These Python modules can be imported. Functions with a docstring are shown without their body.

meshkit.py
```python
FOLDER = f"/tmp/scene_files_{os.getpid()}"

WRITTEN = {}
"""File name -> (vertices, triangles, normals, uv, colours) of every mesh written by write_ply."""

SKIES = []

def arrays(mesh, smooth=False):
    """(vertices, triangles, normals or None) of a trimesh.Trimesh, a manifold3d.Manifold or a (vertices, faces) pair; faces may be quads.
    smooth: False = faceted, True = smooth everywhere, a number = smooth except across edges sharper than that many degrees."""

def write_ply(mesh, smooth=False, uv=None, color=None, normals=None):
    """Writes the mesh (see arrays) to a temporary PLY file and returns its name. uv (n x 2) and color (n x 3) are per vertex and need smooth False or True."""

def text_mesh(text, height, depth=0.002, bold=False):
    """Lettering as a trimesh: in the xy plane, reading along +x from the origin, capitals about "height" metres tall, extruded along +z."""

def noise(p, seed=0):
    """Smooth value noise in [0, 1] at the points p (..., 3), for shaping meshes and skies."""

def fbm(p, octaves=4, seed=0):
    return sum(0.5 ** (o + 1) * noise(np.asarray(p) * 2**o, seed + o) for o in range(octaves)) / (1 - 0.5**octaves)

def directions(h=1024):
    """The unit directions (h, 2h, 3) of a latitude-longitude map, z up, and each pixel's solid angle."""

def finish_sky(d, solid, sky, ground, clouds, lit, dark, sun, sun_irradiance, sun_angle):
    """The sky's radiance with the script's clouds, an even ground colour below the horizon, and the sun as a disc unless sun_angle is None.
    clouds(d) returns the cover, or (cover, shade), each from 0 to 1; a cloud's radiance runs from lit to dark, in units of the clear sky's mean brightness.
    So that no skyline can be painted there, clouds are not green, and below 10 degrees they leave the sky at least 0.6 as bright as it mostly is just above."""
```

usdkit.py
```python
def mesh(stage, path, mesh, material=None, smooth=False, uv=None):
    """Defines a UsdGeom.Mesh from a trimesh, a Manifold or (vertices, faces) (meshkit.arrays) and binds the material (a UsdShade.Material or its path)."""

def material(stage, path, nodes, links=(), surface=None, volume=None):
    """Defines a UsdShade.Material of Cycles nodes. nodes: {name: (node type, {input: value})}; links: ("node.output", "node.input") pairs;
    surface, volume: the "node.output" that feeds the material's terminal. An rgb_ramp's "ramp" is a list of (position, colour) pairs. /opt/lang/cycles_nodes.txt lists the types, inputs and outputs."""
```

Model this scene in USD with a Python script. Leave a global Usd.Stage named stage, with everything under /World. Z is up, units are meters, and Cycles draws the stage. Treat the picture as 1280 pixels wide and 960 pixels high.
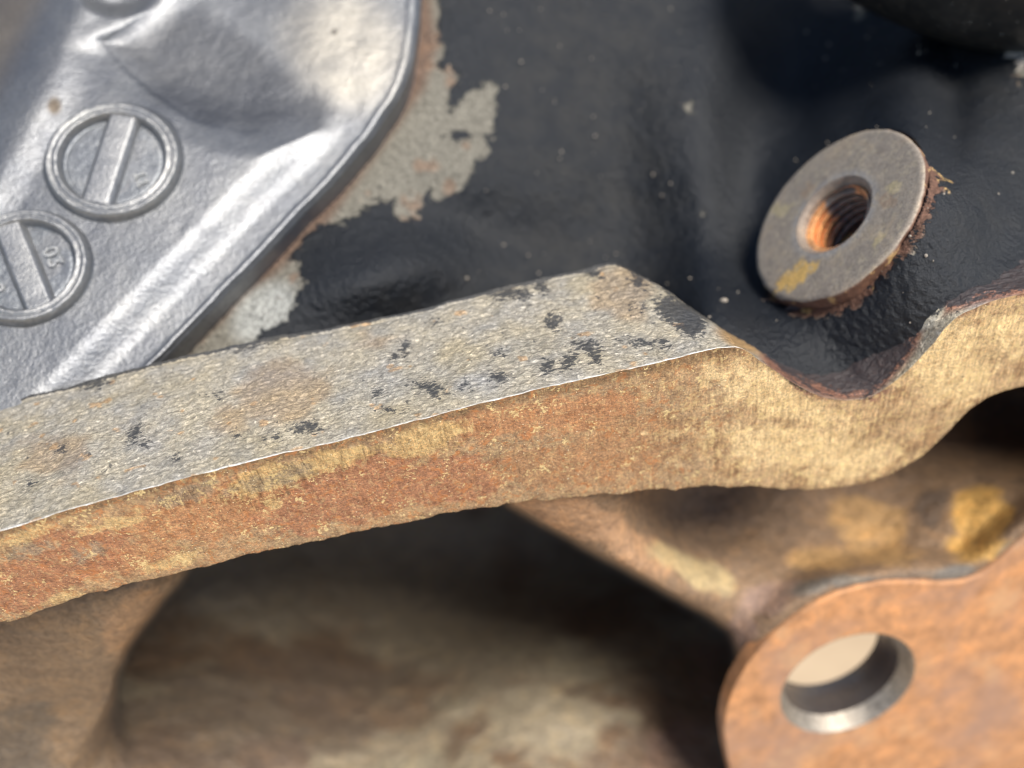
import math, random
import numpy as np, trimesh, manifold3d, usdkit, meshkit
from scipy.interpolate import RBFInterpolator, PchipInterpolator
from scipy.spatial import cKDTree
from shapely.geometry import Polygon
from pxr import Usd, UsdGeom, UsdLux, UsdShade, Sdf, Gf, Vt

random.seed(7); RNG = np.random.default_rng(7)
stage = Usd.Stage.CreateInMemory()
UsdGeom.SetStageUpAxis(stage, "Z"); UsdGeom.SetStageMetersPerUnit(stage, 1.0)
world = UsdGeom.Xform.Define(stage, "/World")
UsdGeom.Scope.Define(stage, "/World/Looks")

# ------------------------------------------------------------------ camera, sky, sun, exposure
# The engine part is designed in millimetres in the frame of someone leaning over it (x right, y up, z towards the eye);
# PITCH tips that frame so that z of the world is up. The eye is HEIGHT above the ground.
PITCH, HEIGHT, HFOV = math.radians(45), 0.90, math.radians(60)
FOCUS_MM, APERTURE_MM, EXPOSURE = 105.0, 2.8, 0.5
SUN_DESIGN = np.array([0.34, 0.46, 0.82])      # direction towards the sun, design frame
SUN_INTENSITY, SUN_ANGLE, SKY_STRENGTH = 1.0, 28.0, 0.095
K = math.tan(HFOV / 2) / 640.0
cp, sp = math.cos(PITCH), math.sin(PITCH)
ROT = np.array([[1, 0, 0], [0, sp, -cp], [0, cp, sp]])     # design -> world

def W(p):                                       # design millimetres -> world metres
    return np.asarray(p, float) @ ROT.T * 0.001 + [0, 0, HEIGHT]

cam = UsdGeom.Camera.Define(stage, "/World/camera")
m4 = Gf.Matrix4d(1)
for i in range(3):
    m4.SetRow(i, Gf.Vec4d(*map(float, ROT[:, i]), 0))
m4.SetRow(3, Gf.Vec4d(0, 0, HEIGHT, 1))
cam.AddTransformOp().Set(m4)
FOCAL = 6.9
cam.CreateFocalLengthAttr(FOCAL)
cam.CreateHorizontalApertureAttr(2 * FOCAL * math.tan(HFOV / 2))
cam.CreateVerticalApertureAttr(2 * FOCAL * math.tan(HFOV / 2) * 0.75)
cam.CreateClippingRangeAttr(Gf.Vec2f(0.002, 200))
cam.CreateFStopAttr(FOCAL / APERTURE_MM)
cam.CreateFocusDistanceAttr(FOCUS_MM * 0.001)
cam.CreateExposureAttr(EXPOSURE)

sun_w = ROT @ (SUN_DESIGN / np.linalg.norm(SUN_DESIGN))
sun_el, sun_az = math.asin(sun_w[2]), math.atan2(sun_w[0], sun_w[1])
usdkit.material(stage, "/World/Looks/sky", {
    "s": ("sky_texture", {"sky_type": "single_scattering", "sun_disc": False, "sun_elevation": sun_el, "sun_rotation": sun_az}),
    "b": ("background_shader", {"strength": SKY_STRENGTH}),
}, [("s.color", "b.color")], surface="b.background")
dome = UsdLux.DomeLight.Define(stage, "/World/sky")
dome.CreateIntensityAttr(1.0)
UsdShade.MaterialBindingAPI.Apply(dome.GetPrim()).Bind(UsdShade.Material.Get(stage, "/World/Looks/sky"))
sun = UsdLux.DistantLight.Define(stage, "/World/sun")
sun.CreateIntensityAttr(SUN_INTENSITY); sun.CreateAngleAttr(SUN_ANGLE); sun.CreateNormalizeAttr(True)
sun.CreateColorAttr(Gf.Vec3f(1.0, 0.95, 0.87))
z = sun_w; x = np.cross([0, 0, 1.0], z); x /= np.linalg.norm(x); y = np.cross(z, x)
sm = Gf.Matrix4d(1)
for i, a in enumerate((x, y, z)):
    sm.SetRow(i, Gf.Vec4d(*map(float, a), 0))
sun.AddTransformOp().Set(sm)

# ------------------------------------------------------------------ helpers: scene objects
def tag(prim, label=None, category=None, group=None, kind=None):
    for k, v in (("label", label), ("category", category), ("group", group), ("kind", kind)):
        if v:
            prim.SetCustomDataByKey(k, v)

def thing(name, at, label, category, group=None):
    xf = UsdGeom.Xform.Define(stage, "/World/" + name)
    o = W(at); xf.AddTranslateOp().Set(Gf.Vec3d(*map(float, o)))
    tag(xf.GetPrim(), label, category, group)
    return xf.GetPrim(), o

def normals_of(v, f):
    n = np.zeros_like(v); c = np.cross(v[f[:, 1]] - v[f[:, 0]], v[f[:, 2]] - v[f[:, 0]])
    for k in range(3):
        np.add.at(n, f[:, k], c)
    l = np.linalg.norm(n, axis=1, keepdims=True)
    return np.where(l > 0, n / np.maximum(l, 1e-30), [0, 0, 1.0])

def define(parent, name, v, f, mat, n=None, prim=None, label=None):
    """One Mesh prim under parent (a (prim, origin) pair or /World); v in design millimetres; prim: per-vertex primvars."""
    root, o = parent if parent else (stage.GetPrimAtPath("/World"), np.zeros(3))
    path, k = f"{root.GetPath()}/{name}", 1
    while stage.GetPrimAtPath(path):
        path = f"{root.GetPath()}/{name}_{k:03d}"; k += 1
    used = np.unique(f); idx = np.zeros(len(v), int); idx[used] = np.arange(len(used))
    n = normals_of(v, f) if n is None else n
    v2, n2, f2 = v[used], n[used], idx[f]
    m = UsdGeom.Mesh.Define(stage, path)
    m.CreatePointsAttr(Vt.Vec3fArray.FromNumpy((W(v2) - o).astype(np.float32)))
    m.CreateFaceVertexCountsAttr(Vt.IntArray.FromNumpy(np.full(len(f2), 3, np.int32)))
    m.CreateFaceVertexIndicesAttr(Vt.IntArray.FromNumpy(f2.astype(np.int32).ravel()))
    m.CreateSubdivisionSchemeAttr("none")
    m.CreateNormalsAttr(Vt.Vec3fArray.FromNumpy((n2 @ ROT.T).astype(np.float32))); m.SetNormalsInterpolation("vertex")
    api = UsdGeom.PrimvarsAPI(m)
    for key, val in (prim or {}).items():
        val = np.asarray(val)[used]
        if val.ndim == 1:
            api.CreatePrimvar(key, Sdf.ValueTypeNames.FloatArray, "vertex").Set(Vt.FloatArray.FromNumpy(val.astype(np.float32)))
        else:
            api.CreatePrimvar(key, Sdf.ValueTypeNames.Color3fArray, "vertex").Set(Vt.Vec3fArray.FromNumpy(val.astype(np.float32)))
    UsdShade.MaterialBindingAPI.Apply(m.GetPrim()).Bind(mat)
    if label:
        m.GetPrim().SetCustomDataByKey("label", label)
    return m.GetPrim(), o

def define_mesh(parent, name, tm, mat, label=None, angle=35):
    v, f, n = meshkit.arrays(tm, angle)
    return define(parent, name, v, f, mat, n=n, label=label)

# ------------------------------------------------------------------ helpers: shapes and fields
def ray(px, py):                                # sight direction at a place of the survey photograph (1280 x 960), z = -1
    px, py = np.broadcast_arrays(np.asarray(px, float), np.asarray(py, float))
    return np.stack([(px - 640) * K, (480 - py) * K, -np.ones_like(px)], -1)

def at(px, py, d):
    return ray(px, py) * np.asarray(d, float)[..., None]

def seen(p):                                    # where a design point appears in the survey photograph
    return 640 + p[..., 0] / -p[..., 2] / K, 480 - p[..., 1] / -p[..., 2] / K

def unit(a):
    a = np.asarray(a, float); return a / np.linalg.norm(a)

def sstep(x, a, b):
    t = np.clip((x - a) / (b - a), 0, 1); return t * t * (3 - 2 * t)

def fbm(p, scale, octaves=4, seed=0):
    return meshkit.fbm(np.asarray(p) * scale + 100, octaves, seed)

def inside(px, py, poly):
    """Signed distance to a polygon, positive inside."""
    P = np.asarray(poly, float); Q = np.roll(P, -1, 0)
    d2, par = np.full(np.shape(px), 1e18), np.zeros(np.shape(px), bool)
    for (ax, ay), (bx, by) in zip(P, Q):
        ex, ey = bx - ax, by - ay
        t = np.clip(((px - ax) * ex + (py - ay) * ey) / (ex * ex + ey * ey + 1e-12), 0, 1)
        d2 = np.minimum(d2, (px - ax - t * ex) ** 2 + (py - ay - t * ey) ** 2)
        if ay != by:
            par ^= ((ay > py) != (by > py)) & (px < (bx - ax) * (py - ay) / (by - ay) + ax)
    return np.where(par, 1, -1) * np.sqrt(d2)

def blob(px, py, cx, cy, rx, ry, ang=0.0):
    """Positive inside an ellipse, in pixels of its smaller radius."""
    c, s = math.cos(math.radians(ang)), math.sin(math.radians(ang))
    x, y = (px - cx) * c + (py - cy) * s, -(px - cx) * s + (py - cy) * c
    return (1 - np.sqrt((x / rx) ** 2 + (y / ry) ** 2)) * min(rx, ry)

def paintmix(base, layers):
    """base (n,3); layers of (weight (n,), colour)."""
    c = np.array(base, float)
    for w, col in layers:
        c = c * (1 - w[:, None]) + np.asarray(col, float) * w[:, None]
    return c

def gridfaces(r, c):
    i, j = np.meshgrid(np.arange(r - 1), np.arange(c - 1), indexing="ij")
    a = (i * c + j).ravel()
    return np.vstack([np.stack([a, a + c, a + c + 1], 1), np.stack([a, a + c + 1, a + 1], 1)])

def facing(v, f):                               # turn faces towards the eye by majority
    c = np.cross(v[f[:, 1]] - v[f[:, 0]], v[f[:, 2]] - v[f[:, 0]])
    return f if (np.einsum("ij,ij->i", c, v[f].mean(1)) < 0).mean() > 0.5 else f[:, ::-1]

def shell(v, f, back):
    """Closes a sheet into a solid: back holds the hidden side's vertices."""
    e = np.sort(np.vstack([f[:, [0, 1]], f[:, [1, 2]], f[:, [2, 0]]]), 1)
    d = np.vstack([f[:, [0, 1]], f[:, [1, 2]], f[:, [2, 0]]])
    key = e[:, 0].astype(np.int64) * len(v) + e[:, 1]
    _, first, count = np.unique(key, return_index=True, return_counts=True)
    b = d[first[count == 1]]; n = len(v)
    side = np.vstack([np.stack([b[:, 1], b[:, 0], b[:, 0] + n], 1), np.stack([b[:, 1], b[:, 0] + n, b[:, 1] + n], 1)])
    return np.vstack([v, back]), np.vstack([f, f[:, ::-1] + n, side])

def lathe(profile, centre, n, seg=160, ref=(0, 1, 0)):
    """profile: (r, z) rows; returns (v, f, angle, r, z)."""
    n = unit(n); a = unit(np.asarray(ref, float) - np.dot(ref, n) * n); b = np.cross(n, a)
    pr = np.asarray(profile, float); th = np.linspace(0, 2 * math.pi, seg, endpoint=False)
    r, zz = pr[:, 0][:, None], pr[:, 1][:, None]
    v = np.asarray(centre) + r[..., None] * (np.cos(th)[None, :, None] * a + np.sin(th)[None, :, None] * b) + (zz + 0 * th)[..., None] * n
    R = len(pr); i, j = np.meshgrid(np.arange(R - 1), np.arange(seg), indexing="ij")
    p, q = (i * seg + j).ravel(), (i * seg + (j + 1) % seg).ravel()
    f = np.vstack([np.stack([p, q, q + seg], 1), np.stack([p, q + seg, p + seg], 1)])
    return v.reshape(-1, 3), f, np.tile(th, R), np.repeat(pr[:, 0], seg), np.repeat(pr[:, 1], seg)

# ------------------------------------------------------------------ helpers: materials
class G:
    def __init__(self, name):
        self.name, self.nodes, self.links, self.k = name, {}, [], 0
    def add(self, kind, out, values=None, **ins):
        self.k += 1; nm = f"{kind}_{self.k}"; vals = dict(values or {})
        for k, v in ins.items():
            if isinstance(v, str) and "." in v and v.split(".")[0] in self.nodes:
                self.links.append((v, f"{nm}.{k}"))
            elif v is not None:
                vals[k] = v
        self.nodes[nm] = (kind, vals)
        return f"{nm}.{out}"
    def pos(self, scale=(1000, 1000, 1000), rot=(0, 0, 0)):
        p = self.add("geometry", "position")
        return self.add("mapping", "vector", {"mapping_type": "point", "scale": scale, "rotation": rot}, vector=p)
    def attr(self, name, out="color"):
        return self.add("attribute", out, {"attribute": name})
    def noise(self, vec, scale, detail=3, rough=0.55, dist=0.0, out="fac"):
        return self.add("noise_texture", out, {"scale": scale, "detail": detail, "roughness": rough, "distortion": dist}, vector=vec)
    def voro(self, vec, scale, feature="f1", out="distance"):
        return self.add("voronoi_texture", out, {"scale": scale, "feature": feature}, vector=vec)
    def ramp(self, fac, *stops):
        return self.add("rgb_ramp", "color", {"ramp": [(p, (c, c, c) if np.ndim(c) == 0 else c) for p, c in stops]}, fac=fac)
    def mix(self, fac, a, b, kind="mix"):
        return self.add("mix", "color", {"mix_type": kind}, fac=fac, color1=a, color2=b)
    def math(self, op, a, b=0.0, clamp=False):
        return self.add("math", "value", {"math_type": op, "use_clamp": clamp}, value1=a, value2=b)
    def bump(self, height, strength=1.0, distance=0.0002, normal=None):
        return self.add("bump", "normal", {"strength": strength, "distance": distance}, height=height, normal=normal)
    def done(self, **ins):
        s = self.add("principled_bsdf", "BSDF", **ins)
        return usdkit.material(stage, "/World/Looks/" + self.name, self.nodes, self.links, surface=s)

def mat_cast_top():                             # sand-cast iron with black paint left in the hollows
    g = G("sand_cast_iron"); p = g.attr("loc", "vector")
    st = g.add("mapping", "vector", {"mapping_type": "point", "scale": (0.75, 1.0, 1.35)}, vector=p)
    n1 = g.noise(st, 2.1, 4, 0.62, 0.7); n2 = g.noise(p, 6.0, 3, 0.6); n3 = g.noise(p, 0.16, 4, 0.6)
    grain = g.ramp(n1, (0.28, 0.48), (0.45, 0.82), (0.58, 1.12), (0.66, 1.5), (0.74, 2.2))
    col = g.mix(1.0, g.attr("tint"), grain, "multiply")
    col = g.mix(1.0, col, g.ramp(n2, (0.3, 0.75), (0.7, 1.3)), "multiply")
    col = g.mix(1.0, col, g.ramp(n3, (0.3, (0.85, 0.88, 0.95)), (0.65, (1.12, 1.06, 0.92))), "multiply")
    edge = g.math("add", g.attr("mask", "fac"), g.math("multiply", g.math("subtract", g.noise(st, 1.5, 5, 0.72), 0.5), 2.2))
    pm = g.ramp(edge, (0.44, 0), (0.60, 1))
    pits = g.ramp(g.noise(p, 0.9, 2, 0.5), (0.255, 1), (0.285, 0))
    pm = g.math("maximum", pm, g.math("multiply", pits, 0.8))
    col = g.mix(g.math("multiply", pm, 0.9), col, (0.022, 0.024, 0.028))
    h = g.math("add", g.math("multiply", n1, 1.0), g.math("multiply", n2, 0.25))
    b = g.bump(h, 0.85, 0.00032)
    lip = g.attr("lip", "fac")
    col = g.mix(lip, col, (0.90, 0.88, 0.84))
    return g.done(base_color=col, metallic=g.math("multiply", g.math("subtract", 1.0, pm), 0.3), roughness=g.ramp(n2, (0.3, 0.40), (0.7, 0.60)), normal=b)

def mat_face():                                 # milled iron face under rust
    g = G("milled_rusty_iron"); p = g.attr("loc", "vector")
    fine = g.noise(p, 2.6, 6, 0.72, 0.2); mid = g.noise(p, 0.55, 5, 0.65, 0.6); gr = g.noise(p, 9.0, 2, 0.6)
    sc = g.add("mapping", "vector", {"mapping_type": "point", "rotation": (0, 0, math.radians(-26)), "scale": (0.8, 0.10, 0.8)}, vector=p)
    mill = g.noise(sc, 2.6, 4, 0.7)
    col = g.mix(1.0, g.attr("tint"), g.ramp(fine, (0.28, (0.42, 0.40, 0.39)), (0.48, (0.95, 0.95, 0.95)), (0.66, (1.55, 1.45, 1.30))), "multiply")
    col = g.mix(1.0, col, g.ramp(mid, (0.32, (0.70, 0.64, 0.60)), (0.5, (1, 1, 1)), (0.66, (1.22, 1.2, 1.15))), "multiply")
    col = g.mix(1.0, col, g.ramp(gr, (0.3, 0.75), (0.7, 1.25)), "multiply")
    bare = g.attr("mask", "fac")
    lines = g.ramp(mill, (0.34, 0.55), (0.5, 1.0), (0.66, 1.5))
    col = g.mix(g.math("add", g.math("multiply", bare, 0.55), 0.22), col, g.mix(1.0, col, lines, "multiply"))
    fleck = g.ramp(g.math("add", g.math("multiply", g.noise(p, 0.9, 6, 0.76, 0.8), 0.72), g.math("multiply", mill, 0.28)), (0.52, 0), (0.575, 1))
    col = g.mix(g.math("multiply", fleck, g.math("add", g.math("multiply", bare, 0.55), 0.25)), col, (0.74, 0.57, 0.28))
    red = g.ramp(g.noise(p, 0.6, 6, 0.76, 1.2), (0.53, 0), (0.63, 1))
    col = g.mix(g.math("multiply", red, g.math("subtract", 0.62, g.math("multiply", bare, 0.6)), True), col, (0.54, 0.20, 0.06))
    dk = g.ramp(g.noise(p, 1.4, 6, 0.74, 0.6), (0.58, 0), (0.70, 1))
    col = g.mix(g.math("multiply", dk, g.math("subtract", 0.7, bare), True), col, (0.14, 0.085, 0.06))
    crust = g.ramp(g.math("add", g.math("multiply", g.noise(p, 0.35, 4, 0.6, 0.5), 0.5), g.math("multiply", g.noise(p, 2.2, 4, 0.7), 0.5)), (0.575, 0), (0.60, 1))
    col = g.mix(g.math("multiply", crust, 0.85), col, (0.80, 0.62, 0.30))
    spark = g.ramp(g.noise(p, 3.6, 1, 0.5), (0.72, 0), (0.75, 1))
    col = g.mix(spark, col, (0.90, 0.80, 0.55))
    dots = g.ramp(g.noise(p, 1.9, 2, 0.5), (0.24, 1), (0.28, 0))
    col = g.mix(g.math("multiply", dots, 0.8), col, (0.05, 0.035, 0.03))
    h = g.math("add", g.math("multiply", fine, 0.9), g.math("multiply", mill, g.math("multiply", bare, 0.4)))
    return g.done(base_color=col, metallic=g.math("multiply", bare, 0.3), roughness=g.ramp(mid, (0.3, 0.58), (0.7, 0.42)), normal=g.bump(h, 0.8, 0.00028))

def mat_paint():                                # glossy black engine paint over rough casting, bare iron where it flaked
    g = G("black_engine_paint"); p = g.pos()
    n1 = g.noise(p, 1.7, 5, 0.65); n2 = g.noise(p, 5.0, 3, 0.6); n3 = g.noise(p, 0.12, 3, 0.5)
    edge = g.math("add", g.attr("mask", "fac"), g.math("multiply", g.math("subtract", g.noise(p, 0.42, 6, 0.70, 0.3), 0.5), 2.6))
    bm = g.ramp(edge, (0.47, 0), (0.53, 1))
    bare = g.mix(1.0, g.attr("tint"), g.ramp(n1, (0.3, 0.55), (0.5, 0.95), (0.7, 1.55)), "multiply")
    bare = g.mix(1.0, bare, g.ramp(n2, (0.3, 0.7), (0.7, 1.35)), "multiply")
    chips = g.ramp(g.noise(p, 1.0, 3, 0.6), (0.30, 0), (0.34, 1))
    bm = g.math("multiply", bm, chips)
    dust = g.ramp(g.noise(p, 0.22, 5, 0.65), (0.40, 0), (0.75, 1))
    blk = g.mix(g.math("multiply", dust, g.attr("dust", "fac")), (0.006, 0.008, 0.0115), (0.026, 0.025, 0.023))
    col = g.mix(bm, blk, bare)
    h = g.math("add", g.math("add", n1, g.math("multiply", n2, 0.3)), g.math("multiply", bm, -0.35))
    rough = g.mix(g.math("maximum", bm, g.math("multiply", g.attr("dust", "fac"), 0.8)), g.ramp(g.math("add", g.math("multiply", n3, 0.5), g.math("multiply", n2, 0.5)), (0.35, 0.32), (0.65, 0.52)), (0.66, 0.66, 0.66))
    return g.done(base_color=col, roughness=rough, metallic=g.math("multiply", bm, 0.35), specular_ior_level=0.45, normal=g.bump(h, 0.9, 0.00036))

def mat_alu():
    g = G("cast_aluminium"); p = g.pos()
    n1 = g.noise(p, 1.9, 4, 0.62); n2 = g.noise(p, 7.0, 2, 0.6); n3 = g.noise(p, 0.14, 4, 0.6, 0.4)
    col = g.mix(1.0, g.attr("tint"), g.ramp(n1, (0.3, 0.80), (0.5, 1.0), (0.72, 1.12)), "multiply")
    col = g.mix(1.0, col, g.ramp(n3, (0.3, (0.82, 0.83, 0.86)), (0.65, (1.08, 1.07, 1.05))), "multiply")
    soot = g.ramp(g.noise(p, 0.5, 5, 0.7), (0.62, 0), (0.74, 1))
    col = g.mix(g.math("multiply", soot, 0.45), col, (0.13, 0.13, 0.13))
    h = g.math("add", n1, g.math("multiply", n2, 0.15))
    return g.done(base_color=col, metallic=0.8, roughness=g.ramp(n1, (0.3, 0.49), (0.7, 0.40)), normal=g.bump(h, 0.6, 0.00017))

def mat_rust(name, metallic=0.0, bump=0.0006, attr=True, base=(0.3, 0.15, 0.07), fine_scale=1.1, amp=1.0):
    g = G(name); p = g.pos()
    n1 = g.noise(p, fine_scale, 5, 0.65, 0.3); n2 = g.noise(p, 0.28, 5, 0.62, 0.5); n3 = g.noise(p, 4.5, 2, 0.6)
    c0 = g.attr("tint") if attr else base
    col = g.mix(amp, c0, g.ramp(n1, (0.28, (0.50, 0.48, 0.46)), (0.5, (1, 1, 1)), (0.7, (1.5, 1.42, 1.3))), "multiply")
    col = g.mix(amp, col, g.ramp(n2, (0.3, (0.68, 0.66, 0.68)), (0.5, (1, 1, 1)), (0.68, (1.30, 1.18, 1.0))), "multiply")
    col = g.mix(1.0, col, g.ramp(n3, (0.3, 0.85), (0.7, 1.15)), "multiply")
    if not attr:
        big = g.noise(p, 0.05, 4, 0.6, 0.4)
        col = g.mix(g.ramp(big, (0.48, 0), (0.66, 0.75)), col, (0.36, 0.225, 0.165))
        col = g.mix(g.ramp(g.noise(p, 0.11, 5, 0.65), (0.52, 0), (0.68, 0.6)), col, (0.58, 0.36, 0.20))
    h = g.math("add", n1, g.math("multiply", n3, 0.2))
    return g.done(base_color=col, metallic=metallic, roughness=g.ramp(n1, (0.3, 0.75), (0.7, 0.55)), normal=g.bump(h, 0.7, bump))

def mat_plain(name, col, metallic, rough, scale=2.0, amp=0.25, bump=0.0001):
    g = G(name); p = g.pos(); n = g.noise(p, scale, 4, 0.6)
    c = g.mix(1.0, col, g.ramp(n, (0.3, 1 - amp), (0.7, 1 + amp)), "multiply")
    return g.done(base_color=c, metallic=metallic, roughness=rough, normal=g.bump(n, 0.5, bump))

M_TOP, M_FACE, M_PAINT, M_ALU = mat_cast_top(), mat_face(), mat_paint(), mat_alu()
M_LOW, M_BOSS = mat_rust("rough_rusty_iron", amp=0.65), mat_rust("boss_metal", 0.3, 0.0001, fine_scale=1.6, amp=0.45)
M_LUG = mat_rust("orange_rust_film", 0.1, 0.0001, False, (0.52, 0.265, 0.125), fine_scale=0.3, amp=0.65)
M_STEEL = mat_plain("bright_steel", (0.33, 0.29, 0.24), 0.75, 0.55, 1.0, 0.4, 0.0002)
M_BORE = mat_plain("dark_steel_bore", (0.13, 0.11, 0.10), 0.6, 0.35)
def mat_rubber():
    g = G("dusty_black_rubber"); p = g.pos(); n = g.noise(p, 0.6, 5, 0.65)
    dots = g.ramp(g.noise(p, 2.6, 1, 0.5), (0.745, 0), (0.775, 1))
    c = g.mix(g.ramp(n, (0.45, 0), (0.8, 0.35)), (0.010, 0.009, 0.008), (0.06, 0.05, 0.038))
    c = g.mix(dots, c, (0.65, 0.62, 0.55))
    return g.done(base_color=c, roughness=0.42, normal=g.bump(n, 0.4, 0.0002))
M_HOSE = mat_rubber()

# ------------------------------------------------------------------ the ground far below (seen through the bored hole)
gm = G("dry_ground"); gp = gm.add("geometry", "position"); gn = gm.noise(gp, 6.0, 5, 0.6)
M_GROUND = gm.done(base_color=gm.ramp(gn, (0.3, (0.36, 0.26, 0.16)), (0.7, (0.52, 0.39, 0.25))), roughness=0.9)
gv = np.array([[-60, -60, 0], [60, -60, 0], [60, 60, 0], [-60, 60, 0]], float)
ground = usdkit.mesh(stage, "/World/ground", (gv, np.array([[0, 1, 2], [0, 2, 3]])), M_GROUND)
tag(ground.GetPrim(), kind="structure", label="pale dry ground seen out of focus through the bored hole", category="ground")

# ------------------------------------------------------------------ the frame of the milled flange
P0, P1 = at(0, 663, 99), at(905, 434, 105)
E = unit(P1 - P0)
T = np.array([-0.18, 0.73, 0.66]); T = unit(T - T @ E * E)
F = np.cross(E, T)
U_PX = [(-160, 704), (0, 663), (100, 633), (200, 606), (310, 577), (420, 552), (500, 531), (600, 504), (700, 480), (800, 458), (870, 441), (900, 434.5), (918, 434),
        (932, 438), (948, 449), (970, 464), (1000, 483), (1030, 496), (1058, 501), (1085, 497), (1110, 483), (1140, 458), (1165, 430), (1185, 406),
        (1210, 388), (1240, 376), (1280, 366), (1340, 354), (1440, 340), (1620, 318), (1850, 300)]
L_PX = [(-160, 812), (0, 779), (100, 747), (200, 722), (300, 697), (400, 676), (500, 655), (560, 643), (630, 632), (700, 624), (800, 615), (870, 610), (940, 608),
        (1010, 613), (1060, 608), (1110, 594), (1150, 572), (1185, 540), (1215, 510), (1245, 492), (1280, 483), (1340, 477), (1440, 474), (1620, 500), (1850, 560)]
TOP_BACK = [(-160, 545), (0, 505), (150, 471), (300, 438), (450, 408), (550, 388), (650, 360), (720, 341), (770, 330)]

def on_plane(px, py, p0, n):
    r = ray(px, py); return r * ((p0 @ n) / (r @ n))[..., None]

# ------------------------------------------------------------------ thing: the black painted cylinder head
HEAD = thing("cylinder_head", P0 * 0.5 + P1 * 0.5, "black painted cast iron casting with rusty milled flange edge and raised threaded boss", "engine casting")

sx = np.concatenate([np.arange(-160, 860, 1.7), np.arange(860, 1240, 1.3), np.arange(1240, 1440, 2.0), np.arange(1440, 1850, 6.0)])
up = PchipInterpolator(*np.array(U_PX, float).T)(sx); lp = PchipInterpolator(*np.array(L_PX, float).T)(sx)
lp = lp + 5.0 * (meshkit.fbm(np.stack([sx * 0.045, 0 * sx, 0 * sx], -1) + 50, 4, 3) - 0.5) * 1.6 * sstep(1120 - sx, 0, 150)
up = up + 2.0 * (meshkit.fbm(np.stack([sx * 0.06, 0 * sx, 0 * sx], -1) + 90, 3, 5) - 0.5)
U3, L3 = on_plane(sx, up, P0, F), on_plane(sx, lp, P0, F)
us, vs = (U3 - P0) @ E, (U3 - P0) @ T
bp = on_plane(*np.array(TOP_BACK, float).T, P0, T)
bu, bw = (bp - P0) @ E, -((bp - P0) @ F)
Wc = PchipInterpolator(bu, bw, extrapolate=True)
u_cor = float(np.interp(905, sx, us)); u_bk, w_bk = bu[-1], bw[-1]
rate = (u_cor - u_bk) / w_bk
blend = sstep(us, u_cor - 24, u_cor)
Wmax = np.where(us < u_bk, Wc(np.minimum(us, u_bk)), w_bk)
Wmax = Wmax * (1 - 0.18 * sstep(sx, 905, 925) - 0.22 * sstep(sx, 925, 1000) - 0.05 * sstep(sx, 1050, 1200))
NT, NF, NU, NB = 150, 105, 14, 14
fold = sstep(sx, 985, 1040)                     # the valley curves up into the wall, the plateau rolls over its crest
rows, loc, lip, part = [], [], [], []
def row(w, dv, base_u, base_v, kind, lp_=0.0):
    rows.append(P0 + base_u[:, None] * E + (base_v + dv)[:, None] * T - w[:, None] * F)
    loc.append(np.stack([base_u, base_v + dv, -w], -1)); lip.append(np.full(len(sx), lp_)); part.append(kind)
one = np.ones(len(sx))
for i in range(NB):                             # behind the crest
    t = 1 - i / NB
    w = Wmax + 5 * t; dv = -(9 * t ** 1.7) * (1 - fold) + fold * 1.5 * t
    row(w, dv + fold * 1.0, us - rate * blend * np.minimum(w, w_bk * 1.1), vs, 0)
for i in range(NT):
    t = i / (NT - 1); w = Wmax * (1 - t) + 0.10 * t
    crest = 1 - sstep(Wmax - w, 0, 1.6)
    dv = -0.5 * crest ** 2 * (1 - fold) + fold * 1.0 * (1 - t) ** 3
    row(w, dv, us - rate * blend * w, vs, 0, 0.0 if t < 1 else 0.5)
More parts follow.
